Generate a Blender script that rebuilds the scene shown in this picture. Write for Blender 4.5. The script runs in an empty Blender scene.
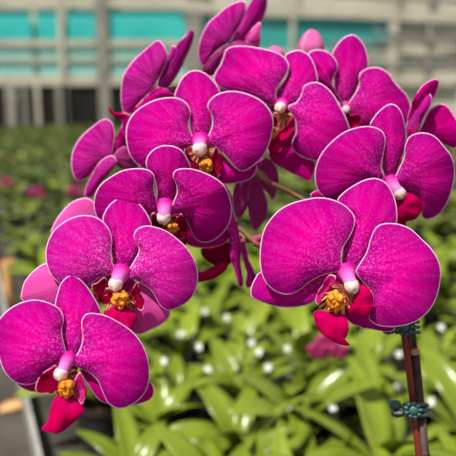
import bpy, bmesh, math, random
from mathutils import Vector, Matrix, noise
random.seed(11)
R = math.radians
scn = bpy.context.scene
COL = scn.collection
# ------------------------------------------------------------------ camera
FPX = 626.0
PITCH = R(11.5)
CAM = Vector((0, 0, 1.45))
FW = Vector((0, math.cos(PITCH), -math.sin(PITCH)))
UP = Vector((0, math.sin(PITCH), math.cos(PITCH)))
RT = Vector((1, 0, 0))
def ray(px, py): return FW + RT*((px-228)/FPX) + UP*((228-py)/FPX)
def at(px, py, d): return CAM + ray(px, py)*d
def aty(px, py, y):
    r = ray(px, py); return CAM + r*(y/r.y)
def atz(px, py, z):
    r = ray(px, py); return CAM + r*((z-CAM.z)/r.z)
def proj(p):
    v = p-CAM; d = v.dot(FW)
    if d <= 1e-4: return None
    return 228+v.dot(RT)/d*FPX, 228-v.dot(UP)/d*FPX, d
cd = bpy.data.cameras.new('camera')
cam = bpy.data.objects.new('camera', cd); COL.objects.link(cam)
cam.location = CAM; cam.rotation_euler = (math.pi/2-PITCH, 0, 0)
cd.sensor_width = 36; cd.lens = 36*FPX/456; cd.clip_start = .02
cd.dof.use_dof = True; cd.dof.focus_distance = .385; cd.dof.aperture_fstop = 6.9
scn.camera = cam
vs = scn.view_settings
vs.view_transform = 'Standard'; vs.look = 'None'; vs.gamma = 1; vs.use_curve_mapping = False
vs.exposure = 0.24

# ------------------------------------------------------------------ objects
WL = {}
def tag(o, label=None, cat=None, group=None, kind=None):
    if label: o['label'] = label
    if cat: o['category'] = cat
    if group: o['group'] = group
    if kind: o['kind'] = kind
    return o
def parent_at(o, w, par):
    if par is not None:
        o.parent = par; o.location = w-WL[par.name]
    else: o.location = w
    WL[o.name] = w.copy()
def empty(name, loc):
    o = bpy.data.objects.new(name, None); COL.objects.link(o)
    o.empty_display_size = .05
    parent_at(o, Vector(loc), None); return o
def put(name, bm, mat, par=None, origin=None, smooth=True, thick=0):
    """link a bmesh (world coordinates) as one object with its origin in its middle"""
    vsx = [v.co for v in bm.verts]
    if origin is None:
        lo = Vector([min(v[i] for v in vsx) for i in range(3)])
        hi = Vector([max(v[i] for v in vsx) for i in range(3)])
        origin = (lo+hi)/2
    for v in bm.verts: v.co -= origin
    me = bpy.data.meshes.new(name); bm.to_mesh(me); bm.free()
    if smooth:
        for p in me.polygons: p.use_smooth = True
    for m in (mat if isinstance(mat, (list, tuple)) else [mat]): me.materials.append(m)
    o = bpy.data.objects.new(name, me); COL.objects.link(o)
    parent_at(o, origin, par)
    if thick:
        s = o.modifiers.new('thickness', 'SOLIDIFY'); s.thickness = thick; s.offset = -1; s.use_even_offset = False
    return o
def add_box(bm, c, size, rot=None, mi=0):
    g = bmesh.ops.create_cube(bm, size=1)
    M = Matrix.Translation(c) @ (rot.to_4x4() if rot else Matrix()) @ Matrix.Diagonal((*size, 1))
    bmesh.ops.transform(bm, matrix=M, verts=g['verts'])
    for v in g['verts']:
        for f in v.link_faces: f.material_index = mi
def catmull(P, n, closed=False):
    out = []
    m = len(P); segs = m if closed else m-1
    for i in range(segs):
        if closed: a, b, c, d = P[i-1], P[i], P[(i+1) % m], P[(i+2) % m]
        else: a, b, c, d = P[max(i-1, 0)], P[i], P[i+1], P[min(i+2, m-1)]
        for k in range(n):
            t = k/n
            out.append(.5*((2*b)+(c-a)*t+(2*a-5*b+4*c-d)*t*t+(3*b-a-3*c+d)*t**3))
    if not closed: out.append(P[-1].copy())
    return out
def add_tube(bm, pts, rad, n=10, cap=True, colf=None, mi=0):
    """tube along 3D points; rad a number or a list"""
    L = len(pts); rad = rad if isinstance(rad, (list, tuple)) else [rad]*L
    cl = bm.verts.layers.float_color.get('Col') if colf else None
    prev = None; rings = []
    for i, p in enumerate(pts):
        t = (pts[min(i+1, L-1)]-pts[max(i-1, 0)]).normalized()
        if prev is None:
            prev = t.orthogonal().normalized()
        prev = (prev-t*prev.dot(t)).normalized()
        b = t.cross(prev)
        ring = []
        for k in range(n):
            a = 2*math.pi*k/n
            v = bm.verts.new(p+(prev*math.cos(a)+b*math.sin(a))*rad[i])
            if cl: v[cl] = colf(i/(L-1))
            ring.append(v)
        rings.append(ring)
    for i in range(L-1):
        for k in range(n):
            f = bm.faces.new((rings[i][k], rings[i][(k+1) % n], rings[i+1][(k+1) % n], rings[i+1][k])); f.material_index = mi
    if cap:
        for ring, fl in ((rings[0], 1), (rings[-1], 0)):
            f = bm.faces.new(ring[::-1] if fl else ring); f.material_index = mi
def add_blob(bm, c, rx, ry, rz, rot=None, bump=0, seed=0, u=16, v=10):
    g = bmesh.ops.create_uvsphere(bm, u_segments=u, v_segments=v, radius=1)
    for q in g['verts']:
        k = 1+bump*noise.noise(q.co*2.6+Vector((seed, seed*1.7, 3)))
        q.co = Vector((q.co.x*rx, q.co.y*ry, q.co.z*rz))*k
        if rot: q.co = rot @ q.co
        q.co += c

# ------------------------------------------------------------------ materials
def srgb(r, g, b):
    f = lambda c: (c/255/12.92) if c/255 <= .04045 else ((c/255+.055)/1.055)**2.4
    return (f(r), f(g), f(b), 1)
class NT:
    def __init__(s, name):
        s.m = bpy.data.materials.new(name); s.m.use_nodes = True
        s.t = s.m.node_tree; s.t.nodes.clear()
    def n(s, typ, **kw):
        x = s.t.nodes.new(typ)
        for k, v in kw.items():
            if k in x.inputs: x.inputs[k].default_value = v
            else: setattr(x, k, v)
        return x
    def l(s, a, b): s.t.links.new(a, b)
    def mix(s, f, a, b, blend='MIX'):
        x = s.n('ShaderNodeMix', data_type='RGBA', blend_type=blend)
        for sock, val in ((x.inputs[0], f), (x.inputs[6], a), (x.inputs[7], b)):
            if hasattr(val, 'is_linked') or hasattr(val, 'links'): s.l(val, sock)
            else: sock.default_value = val
        return x.outputs[2]
    def math(s, op, a, b=0, clamp=False):
        x = s.n('ShaderNodeMath', operation=op, use_clamp=clamp)
        for sock, val in ((x.inputs[0], a), (x.inputs[1], b)):
            if hasattr(val, 'links'): s.l(val, sock)
            else: sock.default_value = val
        return x.outputs[0]
    def ramp(s, f, p0, p1):
        x = s.n('ShaderNodeMapRange', clamp=True); x.inputs[1].default_value = p0; x.inputs[2].default_value = p1
        s.l(f, x.inputs[0]); return x.outputs[0]
    def out(s, sh):
        o = s.n('ShaderNodeOutputMaterial'); s.l(sh, o.inputs[0]); return s.m
    def surf(s, col, rough=.5, transl=0, spec=.3, sheen=0, bump=None, bs=.2, tcol=None):
        p = s.n('ShaderNodeBsdfPrincipled'); p.inputs['Roughness'].default_value = rough
        p.inputs['Specular IOR Level'].default_value = spec
        p.inputs['Sheen Weight'].default_value = sheen
        if hasattr(col, 'links'): s.l(col, p.inputs['Base Color'])
        else: p.inputs['Base Color'].default_value = col
        if bump is not None:
            b = s.n('ShaderNodeBump'); b.inputs['Strength'].default_value = bs; b.inputs['Distance'].default_value = .002
            s.l(bump, b.inputs['Height']); s.l(b.outputs[0], p.inputs['Normal'])
        sh = p.outputs[0]
        if transl:
            t = s.n('ShaderNodeBsdfTranslucent')
            c = tcol if tcol is not None else col
            if hasattr(c, 'links'): s.l(c, t.inputs[0])
            else: t.inputs[0].default_value = c
            mx = s.n('ShaderNodeMixShader'); mx.inputs[0].default_value = transl
            s.l(sh, mx.inputs[1]); s.l(t.outputs[0], mx.inputs[2]); sh = mx.outputs[0]
        return s.out(sh)

def petal_mat(name, c_a, c_b, c_pale, c_rim, speck=.8, transl=.3, veins=.35, dark=None, rough=.5, c_edge=None, edge=.0):
    s = NT(name)
    at_ = s.n('ShaderNodeAttribute', attribute_name='Col')
    sep = s.n('ShaderNodeSeparateColor'); s.l(at_.outputs[0], sep.inputs[0])
    uv = s.n('ShaderNodeUVMap'); mp = s.n('ShaderNodeMapping'); s.l(uv.outputs[0], mp.inputs[0])
    mp.inputs['Scale'].default_value = (22, 2.2, 1)
    nz = s.n('ShaderNodeTexNoise', Scale=1.0, Detail=2.0, Distortion=.5); s.l(mp.outputs[0], nz.inputs['Vector'])
    vein = s.ramp(nz.outputs[0], .4, .66)
    tc = s.n('ShaderNodeTexCoord')
    n2 = s.n('ShaderNodeTexNoise', Scale=850.0, Detail=1.0); s.l(tc.outputs['Object'], n2.inputs['Vector'])
    n3 = s.n('ShaderNodeTexNoise', Scale=45.0, Detail=2.0); s.l(tc.outputs['Object'], n3.inputs['Vector'])
    col = s.mix(s.ramp(n3.outputs[0], .3, .7), c_a, c_b)
    col = s.mix(s.math('MULTIPLY', sep.outputs[2], edge), col, c_edge or c_a)
    # pale flecks, strongest towards the base of the petal and along its veins
    fl = s.ramp(n2.outputs[0], .50, .66)
    fl = s.math('MULTIPLY', fl, s.math('ADD', s.math('MULTIPLY', vein, .65), .35))
    g = s.math('ADD', s.math('MULTIPLY', sep.outputs[1], 1.1), .14)
    fl = s.math('MULTIPLY', s.math('MULTIPLY', fl, g), speck, True)
    col = s.mix(s.math('MULTIPLY', vein, veins*.15), col, c_pale)
    if dark: col = s.mix(s.math('MULTIPLY', s.math('SUBTRACT', 1.0, vein), veins), col, dark)
    col = s.mix(fl, col, c_pale)
    col = s.mix(sep.outputs[0], col, c_rim)
    return s.surf(col, rough, transl, .0, 0, nz.outputs[0], .3)

MAG = petal_mat('petal_magenta', srgb(204, 0, 140), srgb(220, 0, 152), srgb(244, 96, 214), srgb(255, 214, 242), c_edge=srgb(152, 0, 120), edge=.9, speck=1.0)
MAGP = petal_mat('petal_pale_flecked_magenta', srgb(204, 8, 150), srgb(218, 14, 164), srgb(244, 140, 222), srgb(255, 214, 242), c_edge=srgb(176, 10, 140), edge=.8, speck=1.25)
MAGD = petal_mat('petal_deep_magenta', srgb(186, 0, 122), srgb(202, 0, 134), srgb(226, 60, 176), srgb(250, 184, 226), speck=.6)
BACK = petal_mat('petal_reverse', srgb(190, 12, 146), srgb(172, 6, 128), srgb(230, 120, 208), srgb(250, 196, 236), speck=.35, veins=.9)
PALE = petal_mat('sepal_pale_pink', srgb(226, 84, 178), srgb(218, 60, 162), srgb(246, 166, 218), srgb(252, 214, 240), speck=.5, veins=.5)
DUSK = petal_mat('sepal_dusky', srgb(160, 36, 118), srgb(178, 50, 134), srgb(196, 100, 156), srgb(206, 110, 170), speck=.25, veins=.7)
LIPC = petal_mat('lip_crimson', srgb(204, 0, 98), srgb(186, 0, 76), srgb(228, 40, 126), srgb(226, 40, 120), speck=.2, veins=.3, dark=srgb(160, 0, 54))
LOBE = petal_mat('lip_side_red', srgb(158, 0, 62), srgb(136, 0, 44), srgb(196, 40, 84), srgb(238, 150, 196), speck=.25, veins=.3, dark=srgb(100, 0, 30))
LOBP = petal_mat('lip_side_pink', srgb(210, 24, 132), srgb(190, 10, 104), srgb(240, 140, 200), srgb(250, 200, 230), speck=.4)
def throat_mat():
    s = NT('lip_throat')
    uv = s.n('ShaderNodeUVMap'); mp = s.n('ShaderNodeMapping'); s.l(uv.outputs[0], mp.inputs[0])
    mp.inputs['Scale'].default_value = (16, 1.0, 1)
    nz = s.n('ShaderNodeTexNoise', Scale=1.0, Detail=1.0); s.l(mp.outputs[0], nz.inputs['Vector'])
    col = s.mix(s.ramp(nz.outputs[0], .52, .60), srgb(128, 4, 44), srgb(236, 176, 110))
    return s.surf(col, .45, .15)
THROAT = throat_mat()
def callus_mat():
    s = NT('callus_orange'); tc = s.n('ShaderNodeTexCoord')
    nz = s.n('ShaderNodeTexNoise', Scale=700.0, Detail=2.0); s.l(tc.outputs['Object'], nz.inputs['Vector'])
    col = s.mix(s.ramp(nz.outputs[0], .50, .62), srgb(240, 150, 10), srgb(160, 40, 20))
    return s.surf(col, .35, 0, .5, 0, nz.outputs[0], .5)
CALLUS = callus_mat()
def column_mat():
    s = NT('column_pink'); a = s.n('ShaderNodeAttribute', attribute_name='Col')
    sep = s.n('ShaderNodeSeparateColor'); s.l(a.outputs[0], sep.inputs[0])
    return s.surf(s.mix(sep.outputs[0], srgb(206, 0, 150), srgb(240, 150, 222)), .5, .15, .15)
COLM = column_mat()
def flat(name, c1, c2, scale=30., rough=.6, transl=0, spec=.3, bump=.2, lo=.35, hi=.65, det=4.):
    s = NT(name); tc = s.n('ShaderNodeTexCoord')
    nz = s.n('ShaderNodeTexNoise', Scale=scale, Detail=det); s.l(tc.outputs['Object'], nz.inputs['Vector'])
    col = s.mix(s.ramp(nz.outputs[0], lo, hi), c1, c2)
    return s.surf(col, rough, transl, spec, 0, nz.outputs[0], bump)
CAP = flat('anther_cap_ivory', srgb(244, 220, 204), srgb(238, 184, 194), 260, .5, .15, .15)
STEM = flat('spike_brown_green', srgb(150, 112, 72), srgb(112, 78, 52), 60, .5)
STEMR = flat('spike_red_brown', srgb(128, 44, 34), srgb(104, 38, 30), 60, .45)
PEDI = flat('pedicel_purple', srgb(176, 60, 120), srgb(150, 70, 90), 80, .5, .1)
BUDM = petal_mat('bud_pink', srgb(226, 84, 168), srgb(232, 120, 186), srgb(250, 190, 216), srgb(248, 196, 220), speck=.4, veins=.4)
STAKE = flat('stake_dark_brown', srgb(78, 58, 46), srgb(50, 38, 32), 120, .6)
STAKET = flat('stake_cut_tan', srgb(206, 150, 110), srgb(180, 120, 84), 200, .7)
CLIP = flat('clip_grey_teal', srgb(58, 92, 90), srgb(44, 74, 74), 90, .4, 0, .4)
CLIPW = flat('clip_wire_grey', srgb(150, 150, 140), srgb(120, 120, 116), 90, .35)

# ------------------------------------------------------------------ the orchid in front
DST = at(414.4, 349.7, .425); DSB = at(425, 456, .425)
sdir = (DSB-DST).normalized()
ZSOIL = .945
def stake_pt(z): return DST+sdir*((z-DST.z)/sdir.z)
BASE = stake_pt(.85); BASE.z = .85
orchid = empty('phalaenopsis_orchid', BASE)
tag(orchid, 'large blooming magenta orchid plant with many white-edged flowers, filling the foreground', 'orchid')

class Flower:
    def __init__(s, cpx, d, yaw=0, pitch=0, label=None, spike=None):
        s.cpx = cpx; s.C = at(cpx[0], cpx[1], d); s.d = d
        s.n = s.normal(yaw, pitch)
        s.fl = None; s.label = label; s.spike = spike
    def normal(s, yaw, pitch):
        """unit normal pointing to the camera, turned right by yaw and up by pitch (degrees)"""
        b = (CAM-s.C).normalized()
        r = Vector((0, 0, 1)).cross(b).normalized(); u = b.cross(r)
        return (b*math.cos(R(yaw))*math.cos(R(pitch))+r*math.sin(R(yaw))*math.cos(R(pitch))+u*math.sin(R(pitch))).normalized()
    def stalk(s):
        """the flower's own stalk, from the back of the bloom to the spike; the flower's pieces hang on it"""
        bm = bmesh.new()
        back = s.C-s.n*.006
        tgt = s.spike
        mid = s.C-s.n*.022+(tgt-s.C)*.25+Vector((0, 0, .004))
        pts = catmull([s.C+s.n*.001, back, mid, s.C+(tgt-s.C)*.7+Vector((0, 0, .003)), tgt], 5)
        L = len(pts)
        add_tube(bm, pts, [.0030 if i < 4 else .0019 for i in range(L)], 8)
        s.fl = put('flower', bm, PEDI, orchid)
        if s.label: s.fl['label'] = s.label
    def P(s, q, n, C, w):
        r = ray(*q); return CAM+r*(((C-CAM).dot(n)+w)/r.dot(n))
    def sheet(s, bm, pts, base, z0, bulge, tip, ripple, n, seed, spine, rim=True, dC=0, curl=.0012):
        cl = bm.verts.layers.float_color.get('Col') or bm.verts.layers.float_color.new('Col')
        uvl = bm.loops.layers.uv.get('UVMap') or bm.loops.layers.uv.new('UVMap')
        C = s.C+n*0
        if dC: C = C+(s.C-CAM).normalized()*dC
        P2 = [Vector((x, y)) for x, y in pts]
        dense = catmull(P2, 8, True)
        # resample by arc length
        Ls = [0]
        for i in range(len(dense)): Ls.append(Ls[-1]+(dense[(i+1) % len(dense)]-dense[i]).length)
        tot = Ls[-1]; N = max(40, min(104, int(tot/3.2))); O = []; j = 0
        for k in range(N):
            t = tot*k/N
            while Ls[j+1] < t: j += 1
            f = (t-Ls[j])/max(1e-6, Ls[j+1]-Ls[j]); O.append(dense[j].lerp(dense[(j+1) % len(dense)], f))
        A = 0; cx = Vector((0, 0))
        for i in range(N):
            a, b = O[i], O[(i+1) % N]; c = a.x*b.y-b.x*a.y; A += c; cx += (a+b)*c
        cen = cx/(3*A)
        if A > 0: O.reverse()                       # image y points down: keep faces towards the camera
        base = Vector(base)
        def tgt(o):
            if not spine: return cen
            best = None
            for a, b in zip(spine[:-1], spine[1:]):
                a, b = Vector(a), Vector(b); ab = b-a
                t = max(0, min(1, (o-a).dot(ab)/ab.length_squared)); q = a+ab*t
                if best is None or (q-o).length < (best-o).length: best = q
            return best
        T = [tgt(o) for o in O]
        ax = (cen-base); mx = max((o-base).length for o in O)
        insets = [0, .5, 1.2]
        fr = [.9, .78, .64, .5, .36, .22, .1]
        size = math.sqrt(abs(A)/2)*s.d/FPX
        rings = []; uvd = {}
        def mk(q, r, rimv):
            rel = q-base; dist = rel.length/mx
            ang = math.atan2(ax.x*rel.y-ax.y*rel.x, ax.dot(rel)) if rel.length > .01 else 0
            th = math.atan2(q.y-cen.y, q.x-cen.x)
            w = z0+bulge*(1-r*r)+tip*dist*dist+ripple*(r**2)*math.sin(3*th+seed)*(.4+.6*dist)
            w += ripple*.5*math.sin(ang*9+seed)*dist-curl*r**8
            w += .0008*noise.noise(Vector((q.x*.05, q.y*.05, seed)))
            v = bm.verts.new(s.P(q, n, C, w))
            v[cl] = (rimv if rim else 0, max(0, 1-dist*1.5), r*r, 1)
            uvd[v] = (ang/2.2, dist)
            return v
        for ins in insets:
            ring = []
            for o, t in zip(O, T):
                v = t-o; l = v.length
                q = o+v*min(.5, ins/max(l, .01)); ring.append(mk(q, 1-min(.5, ins/max(l, .01)), 1 if ins < 1 else .0))
            rings.append(ring)
        for f in fr: rings.append([mk(t+(o-t)*f, f, 0) for o, t in zip(O, T)])
        faces = []
        for a, b in zip(rings[:-1], rings[1:]):
            for k in range(N):
                faces.append(bm.faces.new((a[k], a[(k+1) % N], b[(k+1) % N], b[k])))
        if not spine:
            c = mk(cen, 0, 0)
            for k in range(N): faces.append(bm.faces.new((rings[-1][k], rings[-1][(k+1) % N], c)))
        else:
            last = [mk(t, 0, 0) for t in T]
            for k in range(N):
                faces.append(bm.faces.new((rings[-1][k], rings[-1][(k+1) % N], last[(k+1) % N], last[k])))
        for f in faces:
            for lp in f.loops: lp[uvl].uv = uvd[lp.vert]
        if spine: bmesh.ops.remove_doubles(bm, verts=bm.verts, dist=.00004)
    def part(s, name, pts, base=None, mat=None, z=0, bulge=.003, tip=0, ripple=.0012, yp=None, seed=None, spine=None, thick=.0009, label=None, rim=True, dC=0, curl=.0012):
        if s.fl is None: s.stalk()
        n = s.n if yp is None else s.normal(*yp)
        bm = bmesh.new()
        s.sheet(bm, pts, base or s.cpx, z, bulge, tip, ripple, n, random.uniform(0, 6) if seed is None else seed, spine, rim, dC, curl)
        o = put(name, bm, mat or MAG, s.fl, thick=thick)
        if label: o['label'] = label
        return o
    # the usual pieces
    def petal(s, pts, base=None, **k):
        k.setdefault('z', .0025); k.setdefault('bulge', .0055); k.setdefault('tip', -.004); return s.part('petal', pts, base, **k)
    def dorsal(s, pts, base=None, **k):
        k.setdefault('z', -.0035); k.setdefault('bulge', .003); k.setdefault('tip', -.004); return s.part('dorsal_sepal', pts, base, **k)
    def lateral(s, pts, base=None, **k):
        k.setdefault('z', -.006); k.setdefault('bulge', .003); k.setdefault('tip', -.004); return s.part('lateral_sepal', pts, base, **k)
    def lip(s, pts, base=None, **k):
        k.setdefault('z', .006); k.setdefault('mat', LIPC); k.setdefault('tip', .005); k.setdefault('bulge', .003); k.setdefault('rim', False)
        return s.part('lip', pts, base, **k)
    def lobe(s, pts, base=None, **k):
        k.setdefault('z', .005); k.setdefault('mat', LOBE); k.setdefault('tip', .005); k.setdefault('bulge', -.002); return s.part('lip_side_lobe', pts, base, **k)
    def throat(s, pts, base=None, **k):
        k.setdefault('z', .0035); k.setdefault('bulge', -.003); return s.part('lip_throat', pts, base, mat=THROAT, rim=False, **k)
    def callus(s, p, rx, ry, z=.009, seed=1.):
        bm = bmesh.new(); u = s.d/FPX
        c = s.P(p, s.n, s.C, z); q = s.n.to_track_quat('Z', 'Y').to_matrix()
        add_blob(bm, c, rx*u, ry*u, rx*u*.75, q, .55, seed, 28, 18)
        for sx in (-1, 1):
            cc = s.P((p[0]+sx*rx*.5, p[1]-ry*.3), s.n, s.C, z+.003); add_blob(bm, cc, rx*u*.5, ry*u*.5, rx*u*.5, q, .5, seed+sx, 14, 10)
        cc = s.P((p[0], p[1]+ry*.75), s.n, s.C, z); add_blob(bm, cc, rx*u*.35, ry*u*.6, rx*u*.4, q, .5, seed+3, 14, 10)
        return put('callus', bm, CALLUS, s.fl)
    def column(s, top, tip, wt, wb, out=.0095):
        """the column, from its foot at the centre out to the pollen cap"""
        u = s.d/FPX
        m = ((top[0]*.55+tip[0]*.45), (top[1]*.55+tip[1]*.45))
        s.part('flower_centre', [(m[0]+wt*2.3*math.cos(a), m[1]+wt*2.2*math.sin(a)) for a in [k*math.pi/6 for k in range(12)]], m, MAGD, z=-.002, bulge=-.001, rim=False)
        top = (top[0]*.9+tip[0]*.1, top[1]*.9+tip[1]*.1)
        a = s.P(top, s.n, s.C, .000); b = s.P((tip[0]*.97+top[0]*.03, tip[1]*.97+top[1]*.03), s.n, s.C, out)
        mid = s.P(((top[0]+tip[0])/2, (top[1]+tip[1])/2), s.n, s.C, out*.82)
        pts = catmull([a, mid, b], 8); L = len(pts)
        bm = bmesh.new(); bm.verts.layers.float_color.new('Col')
        rad = []
        for i in range(L):
            t = i/(L-1)
            rad.append(u*((wt*1.12+(wb-wt*1.12)*t)*(1-.10*math.sin(math.pi*t))+wt*.55*(1-t)**5))
        add_tube(bm, pts, rad, 16, True, lambda t: (max(0, (t-.12)/.88)**.8, 0, 0, 1))
        put('column', bm, COLM, s.fl)
        bm = bmesh.new(); d = (b-mid).normalized()
        q = d.to_track_quat('Z', 'Y').to_matrix()
        add_blob(bm, b-d*u*.4, u*wb*1.09, u*wb*1.04, u*wb*1.15, q, .14, 2., 20, 12)
        return put('anther_cap', bm, CAP, s.fl)

def K(x0, y0, sc, pts): return [(x0+x/sc, y0+y/sc) for x, y in pts]

# spikes: three flowering stems rising from the pot, together through the clips beside the stake
def stem3(L): return [at(x, y, d) for x, y, d in L]
low = [Vector((BASE.x-.012, BASE.y+.004, ZSOIL-.01)), at(419, 456, .425), at(411, 385, .424), at(405, 340, .423), at(403, 322, .425)]
spA = low + stem3([(392, 285, .45), (345, 228, .462), (300, 198, .458), (265, 179, .452), (235, 150, .462), (212, 112, .475), (188, 95, .485), (150, 105, .485)])
spB = [p+Vector((.0045, .003, 0)) for p in low] + stem3([(380, 306, .45), (320, 272, .447), (262, 247, .437), (238, 228, .437), (205, 215, .44), (160, 225, .432), (115, 262, .415), (78, 330, .395)])
spC = [p+Vector((.002, .006, 0)) for p in low] + stem3([(404, 260, .452), (402, 180, .468), (392, 130, .486), (362, 92, .510), (330, 70, .522), (306, 66, .515)])
for sp in (spA, spB, spC):
    bm = bmesh.new(); pts = catmull(sp, 8)
    nb = 4*8
    add_tube(bm, pts, [.0024 if i < nb else .0021-.0008*(i-nb)/(len(pts)-nb) for i in range(len(pts))], 10)
    for f in bm.faces:
        f.material_index = 1 if f.calc_center_median().z < low[4].z+.004 else 0
    put('flower_spike', bm, [STEM, STEMR], orchid)

# ---- flower low on the left, nearest the camera
f = Flower((67, 357), .362, -6, 2, spike=spB[-1], label='lowest magenta flower at the left end of the spray')
k1 = lambda p: K(0, 265, 3, p)
f.dorsal(k1([(205, 278), (192, 240), (180, 195), (168, 140), (165, 115), (172, 85), (182, 55), (200, 36), (217, 30), (240, 42), (262, 65), (282, 95), (298, 125), (304, 148), (290, 180), (265, 215), (240, 255), (222, 278)]))
f.lateral(k1([(240, 312), (300, 330), (380, 345), (445, 348), (462, 372), (455, 400), (420, 416), (370, 424), (325, 417), (298, 406), (275, 378), (256, 345)]), mat=MAGD)
f.lateral(k1([(200, 300), (130, 315), (70, 335), (50, 352), (64, 368), (95, 380), (125, 378), (160, 355), (195, 325)]), mat=MAGD)
f.petal(k1([(200, 270), (190, 225), (186, 190), (192, 160), (178, 130), (145, 112), (110, 104), (80, 107), (45, 120), (15, 142), (-8, 172), (-13, 215), (-5, 270), (10, 315), (35, 345), (65, 359), (100, 357), (120, 340), (140, 318), (165, 300), (190, 288)]), seed=1)
f.petal(k1([(222, 282), (240, 250), (248, 215), (244, 185), (247, 160), (262, 145), (290, 145), (320, 152), (355, 170), (390, 193), (420, 225), (440, 265), (448, 305), (447, 350), (437, 380), (415, 407), (385, 425), (355, 431), (330, 420), (318, 405), (305, 375), (290, 345), (265, 322), (240, 310), (222, 300)]), seed=2.2)
f.throat(k1([(180, 320), (215, 310), (240, 330), (248, 400), (215, 415), (180, 400), (165, 370)]), k1([(200, 330)])[0])
f.lobe(k1([(168, 300), (150, 310), (130, 322), (112, 345), (106, 370), (112, 384), (140, 386), (165, 382), (188, 374), (190, 350), (172, 330)]), k1([(195, 350)])[0])
f.lobe(k1([(240, 321), (228, 335), (221, 360), (225, 385), (236, 406), (246, 418), (255, 400), (259, 375), (253, 350), (246, 330)]), k1([(225, 400)])[0], mat=LOBP, z=.009)
f.lip(K(0, 304, 3, [(185, 270), (165, 280), (155, 300), (148, 330), (141, 355), (122, 374), (140, 383), (170, 389), (190, 381), (215, 361), (240, 337), (252, 318), (248, 300), (235, 285), (215, 276)]), K(0, 304, 3, [(205, 262)])[0], ripple=.0018)
f.callus((66.5, 388), 7.2, 8.2)
f.column((69, 358), (60.5, 374.5), 5.8, 6.2)

# ---- flower above it
f = Flower((119, 272), .388, -4, 3, spike=spB[-2], label='magenta flower second from the bottom at left, with pale lower sepals')
ka = lambda p: K(20, 190, 3, p); kb = lambda p: K(70, 190, 3, p); kc = lambda p: K(85, 250, 5.067, p)
f.dorsal(kb([(150, 240), (130, 210), (120, 170), (112, 130), (98, 90), (102, 70), (120, 42), (150, 22), (175, 20), (205, 38), (228, 65), (243, 95), (246, 112), (235, 140), (208, 190), (188, 220), (168, 240)]))
f.lateral(ka([(75, 220), (45, 238), (15, 272), (5, 302), (5, 330), (50, 350), (110, 350), (150, 325), (210, 295), (262, 275), (240, 250), (160, 235), (105, 222)]), mat=PALE, label='pale pink sepal')
f.lateral(kc([(205, 165), (270, 160), (335, 185), (380, 240), (425, 300), (433, 325), (415, 355), (375, 385), (325, 408), (280, 428), (245, 420), (225, 390), (225, 340), (205, 260)]), mat=PALE, label='pale pink sepal')
f.petal(ka([(287, 245), (277, 215), (274, 180), (277, 150), (269, 120), (250, 95), (225, 80), (190, 75), (155, 83), (125, 100), (100, 123), (83, 155), (76, 190), (80, 225), (92, 255), (108, 272), (125, 284), (150, 292), (190, 290), (215, 280), (237, 265), (265, 256)]), seed=.5, mat=MAGP)
f.petal(kb([(175, 245), (190, 215), (206, 185), (203, 165), (191, 140), (199, 118), (225, 107), (255, 110), (290, 123), (325, 148), (355, 178), (376, 215), (384, 250), (381, 290), (364, 325), (337, 347), (310, 359), (290, 361), (270, 347), (258, 325), (240, 300), (215, 282), (195, 270), (178, 262)]), seed=3, mat=MAGP)
f.throat(kc([(110, 190), (200, 200), (245, 240), (250, 300), (190, 310), (120, 300), (90, 260)]), kc([(170, 200)])[0])
f.lobe(kc([(32, 180), (60, 165), (85, 145), (98, 139), (113, 150), (116, 180), (130, 210), (150, 235), (140, 265), (110, 278), (85, 275), (60, 230)]), kc([(150, 240)])[0], z=.003)
f.lobe(kc([(262, 163), (245, 190), (229, 225), (243, 240), (255, 270), (270, 302), (290, 306), (299, 285), (296, 255), (281, 215), (271, 185)]), kc([(240, 235)])[0], z=.008)
f.lip(kc([(92, 312), (130, 295), (165, 275), (205, 288), (240, 305), (266, 340), (252, 370), (234, 400), (195, 415), (150, 395), (110, 345)]), kc([(180, 260)])[0])
f.callus((120.5, 299.5), 7.6, 7.8, seed=4.)
f.column((121, 273), (115.5, 284.5), 7.0, 6.6)

# ---- third flower of the left column, in the shade of the one above
f = Flower((165, 207), .412, -2, -20, spike=spB[-3], label='deep magenta flower in the middle of the left column, shaded from above')
k3 = lambda p: K(90, 130, 3, p)
f.dorsal(k3([(205, 222), (200, 180), (190, 140), (170, 115), (168, 90), (178, 70), (195, 55), (220, 46), (250, 48), (275, 60), (292, 85), (302, 112), (285, 135), (265, 170), (252, 210), (235, 225)]))
f.lateral(k3([(250, 260), (275, 300), (288, 340), (320, 353), (360, 354), (400, 343), (421, 320), (426, 290), (380, 290), (330, 270), (290, 255)]), mat=MAGD)
f.lateral(k3([(205, 255), (180, 275), (150, 300), (140, 330), (170, 345), (210, 320), (235, 290)]), mat=MAGD)
f.petal(k3([(205, 228), (198, 200), (192, 170), (194, 140), (181, 122), (155, 115), (120, 116), (90, 124), (60, 141), (35, 160), (18, 185), (11, 215), (14, 245), (30, 278), (60, 300), (110, 292), (150, 272), (180, 257), (198, 245)]), seed=1.7)
f.petal(k3([(243, 235), (252, 210), (261, 185), (257, 160), (248, 140), (254, 122), (275, 115), (305, 116), (340, 126), (375, 143), (400, 163), (416, 190), (425, 225), (424, 260), (413, 290), (391, 317), (365, 334), (340, 338), (318, 329), (305, 305), (290, 275), (270, 256), (250, 248)]), seed=4.1)
f.throat(k3([(195, 255), (250, 255), (285, 280), (285, 320), (250, 325), (215, 305)]), k3([(225, 260)])[0])
f.lobe(k3([(183, 257), (195, 249), (207, 268), (220, 290), (238, 305), (230, 322), (205, 303), (190, 282)]), k3([(235, 300)])[0])
f.lobe(k3([(271, 252), (260, 268), (254, 290), (262, 318), (278, 328), (290, 308), (293, 285), (283, 265)]), k3([(258, 305)])[0], z=.008)
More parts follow.
